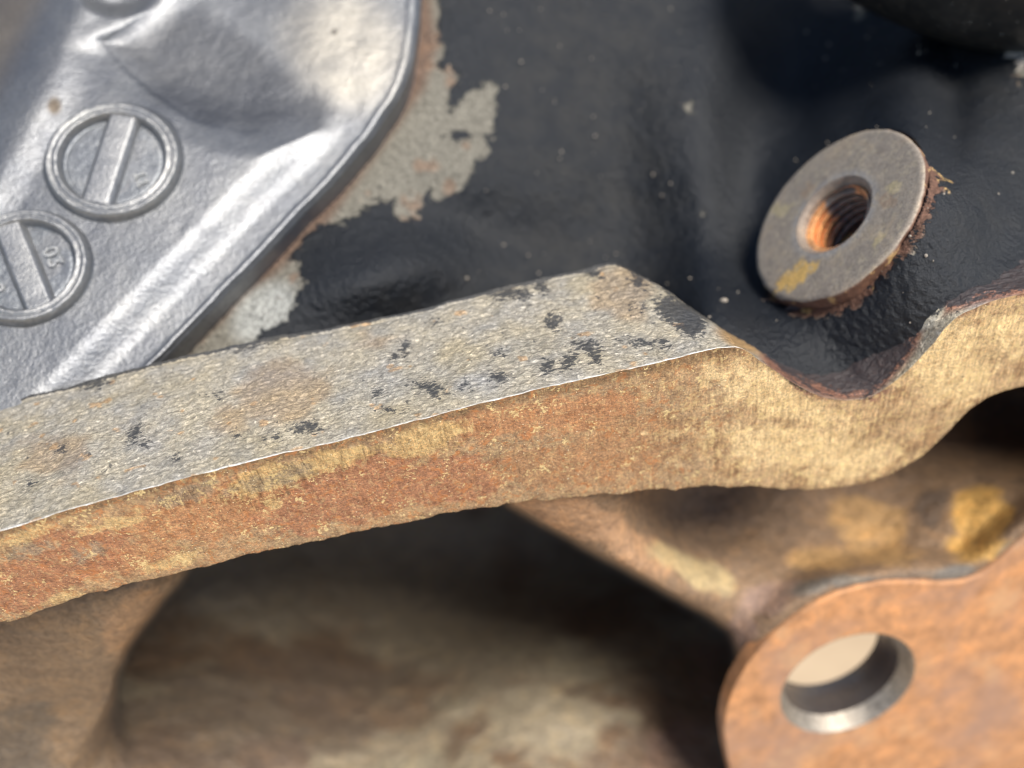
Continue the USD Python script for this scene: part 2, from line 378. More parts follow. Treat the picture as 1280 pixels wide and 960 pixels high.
row(0.02 * one, 0.02 * one, us, vs, 0, 0.9)
row(-0.03 * one, -0.05 * one, us, vs, 1, 0.75)
vl = (L3 - P0) @ T; ul = (L3 - P0) @ E
for i in range(NF):
    t = (0.014 + 0.98 * i / (NF - 1))
    row(0 * one, 0 * one, us * (1 - t) + ul * t, vs * (1 - t) + vl * t, 1)
for i in range(1, NU):
    w = 0.12 + 70 * (i / (NU - 1)) ** 2
    row(w * one, 0.0 * one - 0.02 * w, ul, vl - 0.25, 2)
V = np.array(rows); LOC = np.array(loc); LIP = np.array(lip); R_, C_ = V.shape[:2]
q = LOC.reshape(-1, 3)
rough = (meshkit.fbm(q * [1.2, 1.0, 2.1] + 40, 3, 11) - 0.5) * 0.40 + (meshkit.fbm(q * 0.22 + 40, 2, 12) - 0.5) * 0.5
rough_face = (meshkit.fbm(q * 0.9 + 40, 4, 13) - 0.5) * 0.16 + (meshkit.fbm(q * 0.12 + 40, 2, 14) - 0.5) * 0.25
kind = np.repeat(part, C_).reshape(R_, C_)
wdist = np.abs(LOC[..., 2])
amt_top = np.where(kind == 0, sstep(wdist, 0.0, 1.0), 0.0).reshape(-1)
amt_face = np.where(kind == 1, 1.0, 0.0).reshape(-1) * np.repeat(np.where(np.array(part) == 1, 1.0, 0), C_)
amt_under = np.where(kind == 2, 1.0, 0.0).reshape(-1)
V = V.reshape(-1, 3) + (rough * amt_top)[:, None] * T + (rough_face * amt_face)[:, None] * F + (rough * amt_under * 0.8)[:, None] * T
f_all = gridfaces(R_, C_); f_all = facing(V, f_all)
n_all = normals_of(V, f_all)
px, py = seen(V)

# paint left on the top surface (where each flake sits) and the tone of the bare iron
flakes = [(385, 534, 20, 9, -5), (167, 544, 8, 13, 30), (181, 555, 5, 4, 0), (293, 544, 4, 5, 0), (506, 434, 6, 13, 10), (494, 446, 7, 4, 0), (535, 484, 22, 7, 12), (545, 490, 8, 8, 0),
          (473, 490, 8, 5, 0), (583, 481, 8, 5, 0), (622, 472, 13, 7, 0), (487, 513, 10, 3, 5), (345, 546, 5, 4, 0), (331, 553, 5, 4, 0), (691, 402, 10, 13, 0),
          (710, 452, 16, 9, -45), (735, 434, 18, 9, 10), (685, 458, 9, 10, 0), (745, 445, 9, 11, 0), (635, 366, 24, 9, -10), (655, 368, 10, 7, 0), (675, 356, 12, 9, 40), (738, 340, 13, 6, 20),
          (798, 352, 14, 9, 35), (848, 388, 38, 20, 15), (865, 402, 22, 22, 60), (795, 385, 7, 4, 0), (800, 428, 16, 4, 5), (830, 430, 8, 7, 40), (622, 440, 8, 4, 0),
          (120, 480, 16, 5, -12), (540, 402, 6, 3, 0), (77, 561, 5, 4, 0), (38, 605, 4, 4, 0), (219, 572, 5, 4, 0), (160, 455, 30, 4, -12), (320, 432, 16, 3, -12), (270, 495, 5, 3, 0)]
mask = np.full(len(px), -2.4)
for a in flakes:
    mask = np.maximum(mask, blob(px, py, a[0], a[1], a[2] * 0.86, a[3] * 0.86, a[4]) / 12.0)
black_poly = [(795, 335), (835, 372), (880, 392), (905, 402), (925, 405), (945, 430), (962, 452), (990, 474), (1030, 490), (1055, 494), (1085, 490), (1105, 474), (1125, 452), (1140, 430), (1150, 400),
              (1180, 385), (1225, 372), (1290, 360), (1400, 345), (1600, 300), (1600, 0), (700, 0), (770, 320)]
ragged = 16 * (fbm(q, 0.45, 5, 24) - 0.5) + 26 * (fbm(q, 0.14, 3, 25) - 0.5)
mask = np.maximum(mask, (inside(px, py, black_poly) + ragged) / 9.0)
mask = np.clip(0.5 + 0.5 * mask, -0.7, 1.4)
back_part = np.repeat(np.arange(R_) < NB, C_)
mask = np.where(back_part, 1.4, mask)
base = np.tile([0.40, 0.365, 0.305], (len(px), 1))
ochre = sstep(fbm(q, 0.11, 4, 21), 0.46, 0.62)
tan_spots = np.maximum.reduce([sstep(blob(px, py, *a) / 20 + (fbm(q, 0.3, 3, 22) - 0.5) * 2, 0, 1) for a in
                               [(350, 490, 75, 45, -15), (775, 365, 55, 40, 20), (70, 570, 60, 35, 0), (470, 430, 40, 20, 0), (290, 520, 35, 25, 0)]])
grey = sstep(blob(px, py, 560, 470, 220, 40, -13) / 30, 0, 1)
tint = paintmix(base, [(grey * 0.5, (0.36, 0.345, 0.315)), (ochre * 0.4, (0.38, 0.32, 0.21)), (tan_spots * 0.6, (0.37, 0.265, 0.165)),
                       (sstep(fbm(q, 0.5, 3, 23), 0.70, 0.76) * 0.6, (0.50, 0.30, 0.14))])
edge_rust = sstep(inside(px, py, black_poly), -14, -1) * sstep(px, 925, 960)
tint = paintmix(tint, [(edge_rust, (0.26, 0.13, 0.09)), (sstep(blob(px, py, 925, 425, 45, 16, 25) / 10, 0, 1), (0.40, 0.26, 0.13)),
                       (sstep(blob(px, py, 1160, 395, 30, 16, -40) / 10, 0, .6), (0.55, 0.52, 0.45))])
# the milled face: rust to the left, golden film to the right
fpx, fpy = px, py
n_big = fbm(q, 0.10, 4, 31); n_mid = fbm(q, 0.32, 5, 32)
tf = np.tile([0.36, 0.245, 0.145], (len(px), 1))
tv = ((LOC[..., 1].reshape(-1) - np.tile(vl, R_)) / np.maximum(np.tile(vs - vl, R_), 1e-6))   # 1 at the top edge
rustzone = sstep(720 - fpx, -150, 250)
def spots(lst, soft=16, amp=1.6, sd=33, sc=0.35):
    nz = (fbm(q, sc, 5, sd) - 0.5) * amp + (fbm(q, 1.1, 5, sd + 100) - 0.5) * 1.6
    return np.maximum.reduce([sstep(blob(px, py, *a) / soft + nz, -0.15, 0.55) for a in lst])
gold = sstep(fpx + 90 * (n_mid - 0.5) * 4, 760, 1000)
tf = paintmix(tf, [(sstep(n_big, 0.42, 0.6) * 0.7, (0.42, 0.27, 0.15)), (gold * 0.9, (0.58, 0.42, 0.245)),
                   (sstep(n_mid, 0.50, 0.64) * gold * 0.75, (0.36, 0.225, 0.12)),
                   (spots([(260, 640, 120, 40, -15), (720, 515, 110, 26, -12), (620, 530, 60, 22, -12), (180, 690, 70, 25, -15)]) * 0.75, (0.44, 0.215, 0.105)),
                   (spots([(80, 700, 90, 40, -18), (450, 610, 110, 42, -12), (560, 600, 70, 35, -10), (30, 735, 60, 30, -15), (380, 640, 60, 30, -15)], sd=34) * 0.75, (0.36, 0.155, 0.085)),
                   (spots([(700, 580, 120, 30, -8), (780, 560, 90, 40, -10)], sd=35) * 0.6, (0.38, 0.20, 0.10)),
                   (spots([(420, 575, 60, 14, -14), (330, 600, 50, 18, -20), (530, 548, 55, 20, -16), (345, 630, 14, 10, 0), (80, 748, 50, 9, -15), (30, 670, 60, 8, -18), (220, 700, 40, 9, -15), (140, 655, 50, 10, -18)], soft=9, sd=36, sc=0.6) * 0.85, (0.60, 0.43, 0.21)),
                   (spots([(235, 618, 45, 12, -15), (340, 600, 70, 12, -15), (110, 690, 20, 12, 0), (30, 690, 36, 10, -15)], soft=9, sd=37, sc=0.5) * 0.7, (0.30, 0.25, 0.18)),
                   (spots([(980, 500, 120, 30, 25), (1000, 560, 140, 34, 5), (1050, 590, 70, 16, 0), (1190, 450, 60, 60, -40), (1250, 420, 60, 30, -20)], sd=38, soft=22) * 0.7, (0.90, 0.71, 0.40)),
                   (spots([(1090, 540, 50, 25, -20), (860, 545, 60, 25, 0), (1230, 440, 18, 30, 20)], sd=39) * 0.45, (0.34, 0.22, 0.12)),
                   (sstep(tv, 0.90, 0.965) * sstep(980 - px, 0, 90) * 0.8, (0.20, 0.125, 0.065)),
                   (sstep(inside(px, py, black_poly) + ragged, -16, -3) * sstep(px, 925, 985) * sstep(n_mid, 0.38, 0.55), (0.25, 0.13, 0.10)), (sstep(inside(px, py, black_poly) + ragged * 0.8, -7, -2) * sstep(px, 925, 985), (0.03, 0.03, 0.033)),
                   (sstep(1 - tv, 0.93, 0.99) * 0.5, (0.25, 0.17, 0.10))])
barem = np.clip(np.maximum(gold, spots([(420, 575, 70, 16, -14), (330, 605, 60, 26, -20), (540, 550, 60, 18, -16), (235, 620, 45, 14, -15)], soft=9, sd=36, sc=0.6)) * 0.95, 0, 1)
rowid = f_all.min(1) // C_
lip_f = LIP.reshape(-1) * (px < 930) * (0.55 + 2.2 * (fbm(q, 0.7, 4, 41) - 0.42))
lip_f = np.clip(lip_f, 0, 1)
pk = {"loc": q, "mask": mask, "tint": tint, "lip": lip_f}
face_start = NB + NT + 1
define(HEAD, "flange_top", V, f_all[rowid < face_start], M_TOP, n_all, pk, "rough grey sand-cast top of the flange with flecks of black paint")
define(HEAD, "milled_face", V, f_all[(rowid >= face_start) & (rowid < face_start + NF)], M_FACE, n_all, {"loc": q, "mask": barem, "tint": tf}, "rusty milled front face of the flange, golden to the right")
define(HEAD, "flange_underside", V, f_all[rowid >= face_start + NF], M_LOW, n_all, {"tint": np.tile([0.16, 0.09, 0.05], (len(px), 1))})

# the threaded boss
def tilted(px_, py_, ratio, dx, dy):            # a normal whose circle appears with this axis ratio, leaning towards (dx, dy) in the picture
    v = -unit(ray(px_, py_)); m = np.array([dx, dy, 0.0]); m = unit(m - m @ v * v)
    return unit(ratio * v + math.sqrt(1 - ratio ** 2) * m)
BN = tilted(1041, 268, 0.63, -0.78, 0.62); BD = 125.0
BC = at(1041, 268, np.array(BD)); BR = 121 * K * BD; HR = 47 * K * BD
def boss_plane(px_, py_):
    return (BC @ BN) / (ray(px_, py_) @ BN)

# the wall: depths surveyed at places of the photograph
def sheet(s, w):
    i = int(np.argmin(np.abs(sx - s)))
    p = P0 + (us[i] - rate * blend[i] * w) * E + vs[i] * T - w * F
    a, b = seen(p); return float(a), float(b), float(-p[2])
pts = [(-200, 560, 140), (0, 560, 139), (250, 470, 128), (250, 430, 129), (350, 380, 132), (420, 440, 131), (450, 345, 133), (520, 320, 136), (600, 330, 143), (700, 330, 147), (560, 160, 144),
       (480, 240, 139), (640, 250, 147), (700, 100, 152), (560, 20, 150), (560, -120, 156), (800, 200, 148), (800, 60, 152), (840, 330, 146), (870, 120, 149), (870, 230, 146), (870, 320, 143),
       (920, 120, 158), (930, 230, 151), (940, 330, 142), (990, 100, 168), (1050, 60, 164), (1000, 160, 158), (950, 40, 166), (1110, 110, 146), (1090, 150, 143), (1145, 110, 143), (1190, 120, 141), (1190, 200, float(boss_plane(1190, 200)) + 4.5),
       (1240, 110, 138), (1245, 190, 126), (1280, 100, 136), (1280, 250, 122), (1185, 270, float(boss_plane(1185, 270)) + 3.0), (1150, 310, float(boss_plane(1150, 310)) + 2.4), (1210, 240, float(boss_plane(1210, 240)) + 7), (1250, 320, 117), (1150, 40, 156), (1260, 50, 142), (1400, 100, 138), (1400, 300, 120), (1700, 100, 140), (1700, 280, 124), (1700, 450, 138), (1700, -120, 158),
       (1000, -120, 168), (1300, -120, 156), (200, 200, 150), (0, 0, 165), (-200, -150, 172), (300, 0, 158), (-200, 300, 152), (850, 420, 140), (700, 480, 140), (500, 520, 138)]
for a in range(0, 360, 30):                     # round the boss the wall lies below its face
    c, s = math.cos(math.radians(a)), math.sin(math.radians(a))
    e1 = unit(np.cross(BN, [0, 0, 1.0])); e2 = np.cross(BN, e1)
    p = BC + (c * e1 + s * e2) * BR * 1.12
    a_, b_ = seen(p); lower = sstep((c * e1 + s * e2) @ np.array([0.6, -0.75, 0.2]), -0.6, 0.7)
    pts.append((float(a_), float(b_), float(boss_plane(a_, b_)) + 7.0 - 5.4 * lower))
for s in (1020, 1060, 1100):
    a, b, d = sheet(s, 8.5); pts.append((a, b, d - 0.2))
    a, b, d = sheet(s, 3.0); pts.append((a, b, d + 2.0))
for s in (1150, 1200, 1260, 1340):
    a, b, d = sheet(s, 2.2); pts.append((a, b, d - 0.1))
    a, b, d = sheet(s, 0.6); pts.append((a, b, d + 2.0))
for s in (940, 970):
    a, b, d = sheet(s, 9.0); pts.append((a, b, d + 3.0))
pts = np.array(pts, float)
print("boss plane", [round(float(boss_plane(a, b)), 1) for a, b in ((1190, 200), (1185, 270), (1150, 310), (1113, 295), (950, 270), (1000, 372))])
rbf = RBFInterpolator(pts[:, :2] / 100, pts[:, 2], kernel="thin_plate_spline", smoothing=0.35)
gx, gy = np.meshgrid(np.arange(-200, 1690, 2.2), np.arange(-160, 600, 2.2))
D = rbf(np.stack([gx.ravel(), gy.ravel()], 1) / 100)
wx, wy = gx.ravel(), gy.ravel()
gs_ = lambda cx, cy, rx, ry, a=0: np.exp(-((((wx - cx) * math.cos(a) + (wy - cy) * math.sin(a)) / rx) ** 2 + ((-(wx - cx) * math.sin(a) + (wy - cy) * math.cos(a)) / ry) ** 2))
D = D - 3.2 * np.exp(-((wx - 890 + 0.05 * (wy - 200)) / 40.0) ** 2) * sstep(wy, 420, 330)          # upright round ridge
D = D - 3.5 * gs_(470, 350, 110, 40, -0.2) + 3.0 * gs_(600, 285, 120, 42, 0.35) + 3.0 * gs_(780, 200, 50, 200) - 6.0 * gs_(1130, 120, 46, 110, 0.2) + 4.0 * gs_(1190, 150, 26, 80)
below = wy - np.interp(wx, *np.array(U_PX, float).T) > -1
D = np.where(below & (wx < 960), np.maximum(D, 136), D)
hit = ray(wx, wy) * boss_plane(wx, wy)[:, None] - BC
rin = np.linalg.norm(hit, axis=1)
D = np.where(rin < BR * 1.05, np.maximum(D, boss_plane(wx, wy) + 1.6 + 10.0 * sstep(rin, BR * 1.02, BR * 0.8)), D)
Vw = at(wx, wy, D)
D = D + 1.3 * (fbm(Vw, 0.055, 3, 51) - 0.5) + 0.45 * (fbm(Vw, 0.22, 3, 52) - 0.5) + 0.26 * (fbm(Vw, 0.55, 3, 53) - 0.5) + 0.26 * (meshkit.noise(Vw * 1.6 + 100, 54) - 0.5)
bare_poly = [(532, -30), (550, 10), (548, 45), (555, 75), (577, 92), (562, 112), (566, 138), (585, 122), (600, 104), (622, 110), (615, 150), (606, 196), (596, 205), (582, 232),
             (560, 242), (540, 232), (528, 262), (512, 276), (498, 250), (470, 252), (450, 268), (432, 276), (405, 284), (382, 296), (366, 316), (378, 350), (362, 392), (330, 415), (300, 440), (200, 520), (100, 520), (300, 300), (460, 100), (500, -30)]
bare_islands = [(508, 262, 16, 14, 20), (545, 240, 14, 8, 0), (1265, 60, 16, 12, 20), (1278, 85, 8, 16, 0), (880, 263, 5, 5, 0), (860, 135, 4, 5, 0), (1075, 14, 6, 9, 0)]
holes = [(575, 170, 13, 8, 0), (570, 122, 8, 16, 20), (555, 78, 6, 6, 0)]
ins = inside(wx, wy, bare_poly)
for a in bare_islands:
    ins = np.maximum(ins, blob(wx, wy, *a))
for a in holes:
    ins = np.minimum(ins, -blob(wx, wy, *a))
# rust collar round the boss where the paint stopped
e1 = unit(np.array([0.6, -0.75, 0.0]) - (np.array([0.6, -0.75, 0.0]) @ BN) * BN); e2 = np.cross(BN, e1)
rel = Vw - BC; rr = np.hypot(rel @ e1, rel @ e2); ang = np.arctan2(rel @ e2, rel @ e1)
collar = (BR * (1.07 + 0.12 * (fbm(Vw, 0.30, 3, 55) - 0.5)) - rr) * 9 - 60 * sstep(np.cos(ang), 0.25, -0.1)

ins = np.maximum(ins, collar)
low_edge = 6 - np.abs(inside(wx, wy, [(x_, y_) for x_, y_ in U_PX if x_ > 900] + [(1440, 700), (900, 700)])) + 6 * (fbm(Vw, 0.25, 3, 57) - 0.5)
ins = np.maximum(ins, np.where(wx > 1095, low_edge, -50))
mw = np.clip(0.5 + ins / 22, -0.5, 1.5)
D = D + 0.22 * sstep(mw, 0.4, 0.6)              # paint film and primer stand proud of bare iron
Vw = at(wx, wy, D)
tw = np.tile([0.20, 0.185, 0.15], (len(wx), 1))
brown = sstep(-(inside(wx, wy, [(533, -40), (545, 60), (530, 110), (480, 180), (400, 290), (200, 470), (100, 470), (300, 200), (480, 50), (500, -40)])), 10, -8)
tw = paintmix(tw, [(brown * 0.85, (0.15, 0.09, 0.062)), (sstep(blob(wx, wy, 330, 390, 60, 40, -40) / 20, 0, 1), (0.36, 0.36, 0.33)),
                   (sstep(fbm(Vw, 0.2, 3, 58), 0.58, 0.68) * 0.6, (0.23, 0.14, 0.09)), (sstep(collar, -10, 0), (0.17, 0.09, 0.06)),
                   (sstep(collar, -10, 0) * sstep(fbm(Vw, 0.28, 3, 59), 0.60, 0.66), (0.50, 0.34, 0.14)), (sstep(blob(wx, wy, 1268, 66, 26, 26) / 8, 0, 1), (0.70, 0.62, 0.52)),
                   (np.where(wx > 1095, sstep(low_edge, -4, 2), 0), (0.27, 0.12, 0.085))])
dust = 0.12 + 0.75 * sstep(wx, 560, 700) * sstep(900 - wx, 20, 90) + 0.35 * sstep(wx, 1160, 1230) + 0.35 * sstep(blob(wx, wy, 520, 370, 120, 60, -10) / 40, 0, 1)
fw = facing(Vw, gridfaces(*gx.shape))
below = wy - np.interp(wx, *np.array(U_PX, float).T) > -1
fw = fw[~(below & (wx > 930))[fw].all(1)]
nw = normals_of(Vw, fw)
Vs, fs = shell(Vw, fw, at(wx, wy, D + 8))
pad = lambda a: np.concatenate([a, a])
define(HEAD, "block_wall", Vs, fs, M_PAINT, np.vstack([nw, -nw]), {"mask": pad(mw), "tint": pad(tw), "dust": pad(dust)}, "glossy black painted cast wall with flaked patch beside the aluminium cover")

# boss body and its thread
prof = [(BR * 1.02, -16), (BR * 1.01, -3)] + [(BR, -3 + 2.5 * t) for t in np.linspace(0, 1, 10)] + [(BR - 0.12, -0.22), (BR - 0.4, -0.05), (BR - 0.7, 0)]
prof += [(r, 0) for r in np.linspace(BR - 0.9, HR + 0.85, 44)] + [(HR + 0.75, -0.04), (HR + 0.4, -0.35), (HR + 0.05, -1.0), (HR + 0.05, -1.6)]
v, f, th, rr, zz = lathe(prof, BC, BN, 320)
side = zz < -0.3
k3 = (v - BC)
irr = (fbm(k3, 0.35, 4, 61) - 0.5)
v = v + (irr * np.where(side & (rr > BR * 0.9), 1.1, 0.0))[:, None] * ((k3 - (k3 @ BN)[:, None] * BN) / np.maximum(rr, 1e-6)[:, None]) + ((fbm(k3, 0.5, 3, 62) - 0.5) * np.where(side, 0, 0.10))[:, None] * BN
bx, by = seen(v)
tb = np.tile([0.36, 0.305, 0.245], (len(v), 1))
kn = fbm(k3, 0.55, 4, 63); kn2 = fbm(k3, 0.22, 3, 64)
kn3 = fbm(k3, 1.3, 4, 66)
yel = lambda lst, soft: np.maximum.reduce([sstep(blob(bx, by, *a) / soft + (kn - 0.5) * 2.2 + (kn3 - 0.5) * 2.6, 0, 0.5) for a in lst])
tb = paintmix(tb, [(sstep(kn2, 0.5, 0.7) * 0.5, (0.36, 0.30, 0.24)), (yel([(995, 346, 34, 13, -35), (977, 356, 10, 12, 0)], 6), (0.74, 0.48, 0.16)), (yel([(978, 262, 14, 9, -30), (1117, 235, 10, 7, -40), (1098, 300, 18, 5, -50)], 5) * 0.8, (0.52, 0.43, 0.25)),
                   (yel([(1108, 250, 14, 10, 0), (1010, 240, 12, 12, 0)], 7) * 0.5, (0.40, 0.27, 0.17)), (sstep(rr, HR + 2.4, HR + 1.0) * 0.6, (0.40, 0.38, 0.36)),
                   (np.where(side & (rr > BR * 0.9), 1.0, 0), (0.17, 0.09, 0.06)), (np.where(side & (rr > BR * 0.9), sstep(kn, 0.60, 0.66), 0), (0.48, 0.31, 0.14)), (np.where(~side, sstep(kn3, 0.56, 0.64) * 0.5, 0), (0.50, 0.42, 0.30)),
                   (np.where(rr < HR + 0.9, 1.0, 0), (0.30, 0.24, 0.19))])
boss = define(HEAD, "threaded_boss", v, facing(v, f), M_BOSS, None, {"tint": tb}, "round raised boss with a brown grey machined face")
pitch, depth, seg = 1.45, 17.0, 220
nz = 340; zz = -np.linspace(0.7, depth, nz); th = np.linspace(0, 2 * math.pi, seg, endpoint=False)
Z, TH = np.meshgrid(zz, th, indexing="ij")
ph = np.mod(Z / pitch - TH / (2 * math.pi), 1.0); tri = np.abs(ph * 2 - 1)
Rr = HR - 0.75 + 0.95 * sstep(tri, 0.12, 0.88) + 0.35 * sstep(Z, -1.6, -0.7)
a1 = unit(np.array([0, 1.0, 0]) - BN[1] * BN); b1 = np.cross(BN, a1)
tvv = BC + Rr[..., None] * (np.cos(TH)[..., None] * a1 + np.sin(TH)[..., None] * b1) + Z[..., None] * BN
i, j = np.meshgrid(np.arange(nz - 1), np.arange(seg), indexing="ij")
p_, q_ = (i * seg + j).ravel(), (i * seg + (j + 1) % seg).ravel()
tf_ = np.vstack([np.stack([p_, p_ + seg, q_ + seg], 1), np.stack([p_, q_ + seg, q_], 1)])
tv_ = tvv.reshape(-1, 3)
tv_ = np.vstack([tv_, BC - (depth + 1) * BN]); last = (nz - 1) * seg
tf_ = np.vstack([tf_, np.stack([last + np.arange(seg), np.full(seg, len(tv_) - 1), last + (np.arange(seg) + 1) % seg], 1)])
inward = np.einsum("ij,ij->i", np.cross(tv_[tf_[:, 1]] - tv_[tf_[:, 0]], tv_[tf_[:, 2]] - tv_[tf_[:, 0]]), tv_[tf_].mean(1) - BC + 8 * BN)
if (inward > 0).mean() > 0.5:
    tf_ = tf_[:, ::-1]
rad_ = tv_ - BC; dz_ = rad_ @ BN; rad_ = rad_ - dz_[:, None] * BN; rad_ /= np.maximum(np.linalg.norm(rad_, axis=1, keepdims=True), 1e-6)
rust_sunlit = np.clip(sstep(fbm(tv_ - BC, 0.16, 3, 65), 0.5, 0.6) * 0.7 + sstep(rad_ @ unit([-0.8, -0.15, -0.5]) + (fbm(tv_ - BC, 0.4, 3, 67) - 0.5), 0.45, 0.75) * sstep(dz_, -8, -4), 0, 1)  # random rust, plus a sunlit patch near the mouth painted in orange
M_THREAD = mat_rust("oily_thread_steel", 0.6, 0.0001, fine_scale=1.2)
define(boss, "thread", tv_, tf_, M_THREAD, None, {"tint": paintmix(np.tile([0.24, 0.215, 0.205], (len(tv_), 1)), [(rust_sunlit, (0.85, 0.44, 0.19))])}, "cut screw thread inside the boss, orange rust and a sunlit patch put into its colour")

# ------------------------------------------------------------------ thing: the cast aluminium cover
CN = unit([0.10, 0.30, 0.945]); CD = 131.0; CO = at(142, 203, np.array(CD))
def cover_pt(px_, py_, h):
    r = ray(px_, py_); return r * ((CO @ CN + np.asarray(h)) / (r @ CN))[..., None]
COVER = thing("aluminium_cover", CO, "dull silver cast aluminium cover with two round casting marks, bolted over the black wall", "engine cover")
E_PX = np.array([(575, -190), (540, -80), (526, -20), (523, 20), (518, 60), (503, 108), (472, 160), (426, 216), (380, 264), (300, 348), (200, 452), (140, 515), (40, 620)], float)
tt = np.concatenate([[0], np.cumsum(np.hypot(*np.diff(E_PX, axis=0).T))]); ss = np.linspace(0, tt[-1], 420)
ex, ey = PchipInterpolator(tt, E_PX[:, 0])(ss), PchipInterpolator(tt, E_PX[:, 1])(ss)
wob = (meshkit.fbm(np.stack([ss * 0.02, 0 * ss, 0 * ss], -1) + 10, 3, 71) - 0.5) * 5
ex, ey = ex + wob * 0.7, ey + wob * 0.5
fx, fy = np.full(len(ss), -240.0), np.linspace(-190, 660, len(ss))
plateau = [(398, 163), (330, 232), (250, 314), (170, 397), (90, 480), (20, 552), (-400, 950), (-400, -400), (330, -400), (250, -60), (205, -8), (165, 28), (126, 52), (150, 82), (190, 116), (240, 150), (300, 166)]
falloff = [(-400, -400), (100, -400), (92, -40), (84, 10), (58, 66), (20, 140), (-20, 210), (-400, 700)]
def cover_h(x_, y_):
    s = inside(x_, y_, plateau)
    wdt = 44 - 17 * sstep(y_ - 0.0 * x_, 120, 230)
    h = (1.5 + 0.5 * sstep(y_ - 0.35 * x_, 0, 90)) * sstep(s / wdt, -1.0, 1.15)
    h = h + 0.7 * np.exp(-((s - 8) / 16.0) ** 2) * sstep(75 - y_, 0, 40) * sstep(300 - x_, 0, 100)
    h = h - 7.0 * sstep(inside(x_, y_, falloff), -30, 190) + 0.8 * sstep(inside(x_, y_, falloff), -70, -10)
    h = h - 1.6 * sstep(blob(x_, y_, 150, -12, 62, 36) / 20, 0, 1)
    h = h - 0.5 * np.exp(-(((x_ - 240) / 90.0) ** 2 + ((y_ - 95) / 55.0) ** 2)) * (s < 0) + 1.2 * sstep(np.hypot(x_ - 520, y_ + 40), 230, 120)
    return h
rr_ = np.concatenate([np.linspace(0, 0.06, 26)[:-1], np.linspace(0.06, 1, 260)])
A_, B_ = np.meshgrid(rr_, np.arange(len(ss)), indexing="ij"); B_ = B_.astype(int)
X_, Y_ = ex[B_] * (1 - A_) + fx[B_] * A_, ey[B_] * (1 - A_) + fy[B_] * A_
H_ = cover_h(X_, Y_)
dist = A_ * np.hypot(ex - fx, ey - fy)[B_]
H_ = H_ - 0.55 * sstep(dist, 9, 0) ** 2 - 0.0 + 0.16 * np.exp(-((dist - 11) / 4.0) ** 2)
top = cover_pt(X_, Y_, H_)
top = top + ((fbm(top.reshape(-1, 3), 0.20, 4, 73) - 0.5) * 0.25 + (fbm(top.reshape(-1, 3), 0.9, 3, 74) - 0.5) * 0.07).reshape(X_.shape)[..., None] * CN
skirt = [top[0] - CN * d + (np.array([0.25, -0.25, 0]) * (0.8 * (1 - math.exp(-d * 4)) - 0.05 * d)) for d in (6.0, 5.0, 3.6, 2.6, 1.8, 1.1, 0.6, 0.3, 0.12)]
Vc = np.concatenate([np.array(skirt), top], 0); rc = Vc.shape
Vc = Vc.reshape(-1, 3); fc = facing(Vc, gridfaces(rc[0], rc[1]))
nc = normals_of(Vc, fc)
cx_, cy_ = seen(Vc)
tc_ = np.tile([0.215, 0.219, 0.225], (len(Vc), 1))
k4 = fbm(Vc, 0.12, 4, 75)
tc_ = paintmix(tc_, [(sstep(k4, 0.45, 0.7) * 0.3, (0.165, 0.175, 0.19)), (sstep(blob(cx_, cy_, 430, 60, 110, 95, 40) / 60, 0, 1) * 0.7, (0.46, 0.42, 0.35)),  # tan blob paints in the lit, reflecting upper pan
                     (sstep(inside(cx_, cy_, [(128, 58), (215, 15), (300, 30), (370, 80), (430, 140), (400, 165), (320, 165), (245, 150), (185, 112)]) / 34 + (k4 - 0.5) * 1.6 + 0.35, 0, 1) * 0.7, (0.085, 0.087, 0.094)),
                     (sstep(inside(cx_, cy_, falloff), 10, 60) * 0.85, (0.30, 0.245, 0.185)),  # brown reflection, with some dirt, painted onto the sloping corner
                     (sstep(blob(cx_, cy_, 68, 132, 14, 17) / 7 + (k4 - 0.5) * 2, 0, 1) * 0.85, (0.07, 0.05, 0.03)),
                     (sstep(blob(cx_, cy_, 418, 40, 5, 5) / 3, 0, 1), (0.08, 0.07, 0.06)),
                     (np.repeat(np.arange(rc[0]) < len(skirt) - 2, rc[1]) * 0.75, (0.17, 0.17, 0.175))])
Vcs, fcs = shell(Vc, fc, Vc - CN * 2.0 + 0)
define(COVER, "cover_body", Vcs, fcs, M_ALU, np.vstack([nc, -nc]), {"tint": np.vstack([tc_, tc_])})

